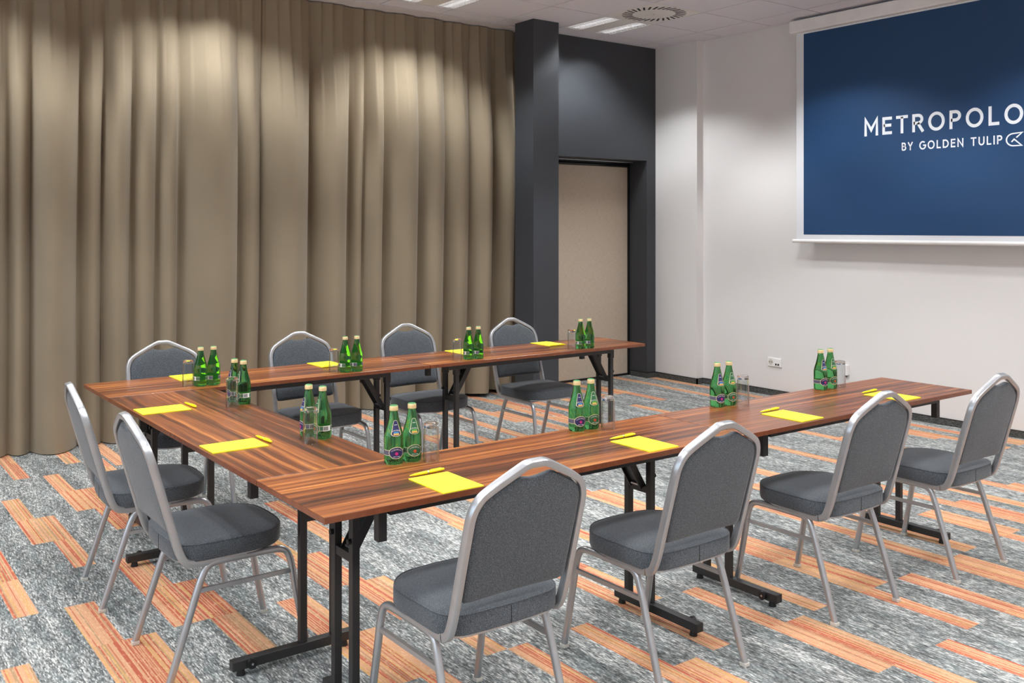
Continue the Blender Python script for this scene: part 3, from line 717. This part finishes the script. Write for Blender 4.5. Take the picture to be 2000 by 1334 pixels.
def tear(s):
    pts = []
    top, bot = 0.1505, 0.098; 
    for q in range(9): a = math.radians(20+140*q/8); pts.append((0.0075*s*math.cos(a), top-0.006+0.006*s*math.sin(a)+(s-1)*0.002))
    pts += [(-0.0115*s, 0.13), (-0.0165*s, 0.113)]
    for q in range(11): a = math.radians(190+160*q/10); pts.append((0.0195*s*math.cos(a), bot+0.009+(0.010*s)*math.sin(a)))
    pts += [(0.0165*s, 0.113), (0.0115*s, 0.13)]
    return pts
def labels(kind):
    fld, band, blob, flower = (('label_navy', 'label_grey', 'label_sky', 'label_magenta') if kind == 'blue' else ('label_green', 'label_sage', 'label_lime', 'label_red'))
    mb = MB(); mats = ['label_cream', fld, 'label_white', blob, 'label_gold']
    patch(mb, tear(1.0), (0, 0.118), 0.0003, 0); patch(mb, tear(0.86), (0, 0.1185), 0.0005, 1)
    patch(mb, ell(0, 0.1095, 0.010, 0.004), (0, 0.1095), 0.0007, 3, 3)
    for dx in (-0.006, 0.0, 0.006): patch(mb, ell(dx, 0.1045, 0.0042, 0.0036, 12), (dx, 0.1045), 0.0009, 4, 2)
    arch_text(mb, 0, 0.1155, 0.029, 0.0042, 0.004, 0.001, 2)
    patch(mb, [(-0.005, 0.1345), (0.005, 0.1345), (0.005, 0.136), (-0.005, 0.136)], (0, 0.13525), 0.0008, 2, 2)
    neck = mb.mesh('neck_label', mats)
    mb = MB(); mats = ['label_cream', band, fld, 'label_white', flower]
    def strip(z0, z1, off, mi):
        n = 40; vs = []
        for i in range(n+1):
            u = (-0.5+i/n)*2*PI*0.0335*0.86; vs += [wrap(u, z0, off), wrap(u, z1, off)]
        mb.add(vs, [(2*i, 2*i+2, 2*i+3, 2*i+1) for i in range(n)], mi)
    strip(0.0315, 0.0505, 0.0003, 0); strip(0.033, 0.049, 0.0005, 1)
    patch(mb, ell(0, 0.041, 0.027, 0.0205, 32), (0, 0.041), 0.0007, 0); patch(mb, ell(0, 0.041, 0.025, 0.0185, 32), (0, 0.041), 0.0009, 2)
    for q in range(5):
        a = PI/2+2*PI*q/5; patch(mb, ell(0.0035*math.cos(a), 0.0385+0.0035*math.sin(a), 0.0024, 0.0024, 10), (0.0035*math.cos(a), 0.0385+0.0035*math.sin(a)), 0.0012, 4, 2)
    arch_text(mb, 0, 0.0505, 0.037, 0.0048, 0.0065, 0.0012, 3)
    patch(mb, [(-0.011, 0.0272), (0.011, 0.0272), (0.011, 0.0288), (-0.011, 0.0288)], (0, 0.028), 0.0012, 3, 2)
    body = mb.mesh('body_label', mats)
    return neck, body
LAB = {'blue': labels('blue'), 'green': labels('green')}
glass_me = MB().lathe(BP, 40).mesh('glass_body', 'green_glass', angle=50)
cap_me = MB().lathe([(0.0, 0.2), (0.012, 0.2), (0.0142, 0.198), (0.015, 0.1925), (0.0152, 0.186), (0.015, 0.182), (0.0138, 0.1815), (0.0138, 0.1925), (0, 0.1925)], 32).mesh('cap', ['gold_cap', 'cap_green'], angle=45)
for p in cap_me.polygons: p.material_index = 1 if p.center.z > 0.1962 else 0
mb = MB()
def backpatch(u0, u1, z0, z1, off, mi):
    vs = []; n = 6
    for i in range(n+1):
        u = u0+(u1-u0)*i/n; vs += [wrap(u, z0, off, PI/2), wrap(u, z1, off, PI/2)]
    mb.add(vs, [(2*i, 2*i+2, 2*i+3, 2*i+1) for i in range(n)], mi)
backpatch(-0.013, 0.017, 0.031, 0.051, 0.0006, 0)
u = -0.011
for k_ in range(9):
    wd = 0.0006+0.0007*((k_*5) % 3); backpatch(u, u+wd, 0.034, 0.048, 0.0009, 1); u += wd+0.0008
bar_me = mb.mesh('barcode_label', ['label_white', 'label_ink'])
bottle0 = {}
for kd in ('blue', 'green'):
    b0 = empty('water_bottle', (0, 0, 0))
    ob('glass_body', glass_me, b0); ob('cap', cap_me, b0); ob('neck_label', LAB[kd][0], b0, label='%s neck label with cream border' % ('navy' if kd == 'blue' else 'green'))
    ob('body_label', LAB[kd][1], b0, label='%s oval label on a wrap-around band' % ('navy' if kd == 'blue' else 'green')); ob('barcode_label', bar_me, b0, label='white barcode patch')
    remember(b0); bottle0[kd] = b0
# upside-down tumbler: open rim on the table, heavy base on top
tum0 = empty('tumbler', (0, 0, 0))
ob('glass_wall', MB().lathe([(0.0262, 0.1165), (0.0278, 0.06), (0.0290, 0.001), (0.0284, 0.0), (0.0276, 0.001), (0.0264, 0.06), (0.0248, 0.1165)], 40).mesh('glass_wall', 'thin_glass', angle=60), tum0)
ob('glass_base', MB().lathe([(0.0, 0.1325), (0.012, 0.134), (0.0238, 0.1335), (0.0258, 0.129), (0.0262, 0.1172), (0.0235, 0.1168), (0.012, 0.119), (0.0, 0.1195)], 40).mesh('glass_base', 'clear_glass', angle=50), tum0, label='thick clear glass base')
remember(tum0)
pad_m = MB()
pad_m.box(-0.0745, 0.0745, -0.105, 0.105, 0.0, 0.0028)
pad_sheet = MB().box(-0.0745, 0.0745, -0.105, 0.105, 0.0029, 0.0032).mesh('top_sheet', 'paper_yellow')
pad_me2 = pad_m.mesh('note_pad', 'paper_yellow')
pen_body = MB(); pf = [(0.0, -0.072), (0.0012, -0.0715), (0.0022, -0.066), (0.0045, -0.05), (0.0056, -0.02), (0.0057, 0.02), (0.0052, 0.055), (0.0042, 0.066), (0.0, 0.0685)]
pen_body.lathe(pf, 16)
pen_b = pen_body.mesh('barrel', 'pen_yellow', True); pen_b.transform(Matrix.Rotation(PI/2, 4, 'Y'))
ring_b = MB().lathe([(0.0, -0.002), (0.0061, -0.002), (0.0061, 0.002), (0.0, 0.002)], 16).mesh('ring', 'zinc'); ring_b.transform(Matrix.Rotation(PI/2, 4, 'Y'))
clip_b = MB().box(0.012, 0.055, -0.002, 0.002, 0.0058, 0.0072, ch=0.0005).mesh('clip', 'pen_yellow')
pen0 = empty('ballpoint_pen', (0, 0, 0)); ob('barrel', pen_b, pen0); ob('ring', ring_b, pen0, label='silver ring'); ob('clip', clip_b, pen0); remember(pen0)
PLACES = []   # blue bottle, green bottle, tumbler, pad centre, pad rotation, label facing, pen position, pen rotation, place words
def pl(b1, b2, g_, pad, prz, face, pen, penrz, words): PLACES.append((b1, b2, g_, pad, prz, face, pen, penrz, words))
F = [((0.468, 0.433), (0.539, 0.43), (0.584, 0.376), (0.472, 0.108)), ((1.321, 0.459), (1.394, 0.457), (1.437, 0.401), (1.361, 0.118)), ((2.165, 0.466), (2.240, 0.462), (2.294, 0.426), (2.249, 0.12)), ((2.935, 0.465), (3.011, 0.462), (3.068, 0.445), (3.035, 0.135))]
for k_, (a, b, c, d) in enumerate(F): pl(a, b, c, d, 0.0, -0.22, (d[0]+0.011, d[1]+0.127), 0.05 if k_ else 0.07, '%s place from the cross table, row opposite curtain' % ORD[k_])
B = [((0.470, 2.428), (0.536, 2.425), (0.414, 2.454), (0.51, 2.735)), ((1.280, 2.411), (1.350, 2.405), (1.222, 2.434), (1.322, 2.742)), ((2.128, 2.427), (2.196, 2.420), (2.038, 2.418), (2.292, 2.735)), ((3.022, 2.408), (3.093, 2.400), (2.94, 2.402), (3.002, 2.732))]
for k_, (a, b, c, d) in enumerate(B): pl(b, a, c, d, PI, PI, (d[0]-0.012, d[1]-0.119), PI+0.04, '%s place from the cross table, row along curtain' % ORD[k_])
pl((0.450, 1.897), (0.464, 1.822), (0.396, 1.781), (0.117, 1.886), -PI/2, -PI/2, (0.247, 1.905), -PI/2+0.06, 'cross table place on the curtain side')
pl((0.418, 1.013), (0.444, 0.943), (0.368, 0.889), (0.117, 1.008), -PI/2, -PI/2, (0.243, 1.035), -PI/2+0.05, 'cross table place away from the curtain')
first = {}
def place_copy(root, x, y, z, rz, label, cat, grp):
    if root.name in first: c = copy_tree(root)
    else: first[root.name] = 1; c = root
    c.location = (x, y, z); c.rotation_euler = (0, 0, rz); c['label'] = label; c['category'] = cat; c['group'] = grp
    return c
for b1, b2, g_, pad, prz, face, pen, penrz, words in PLACES:
    place_copy(bottle0['blue'], b1[0], b1[1], TH+0.0002, face, 'green glass water bottle, navy label, '+words, 'bottle', 'green water bottles')
    place_copy(bottle0['green'], b2[0], b2[1], TH+0.0002, face, 'green glass water bottle, green label, '+words, 'bottle', 'green water bottles')
    place_copy(tum0, g_[0], g_[1], TH+0.0002, 0.0, 'clear tumbler upside down, '+words, 'glass', 'upturned tumblers')
    p_ = ob('note_pad', pad_me2, None, (pad[0], pad[1], TH+0.0002), prz, label='yellow note pad, '+words, category='note pad', group='yellow note pads')
    ob('top_sheet', pad_sheet, p_)
    place_copy(pen0, pen[0], pen[1], TH+0.0063, penrz, 'yellow ballpoint pen by the pad, '+words, 'pen', 'yellow pens')
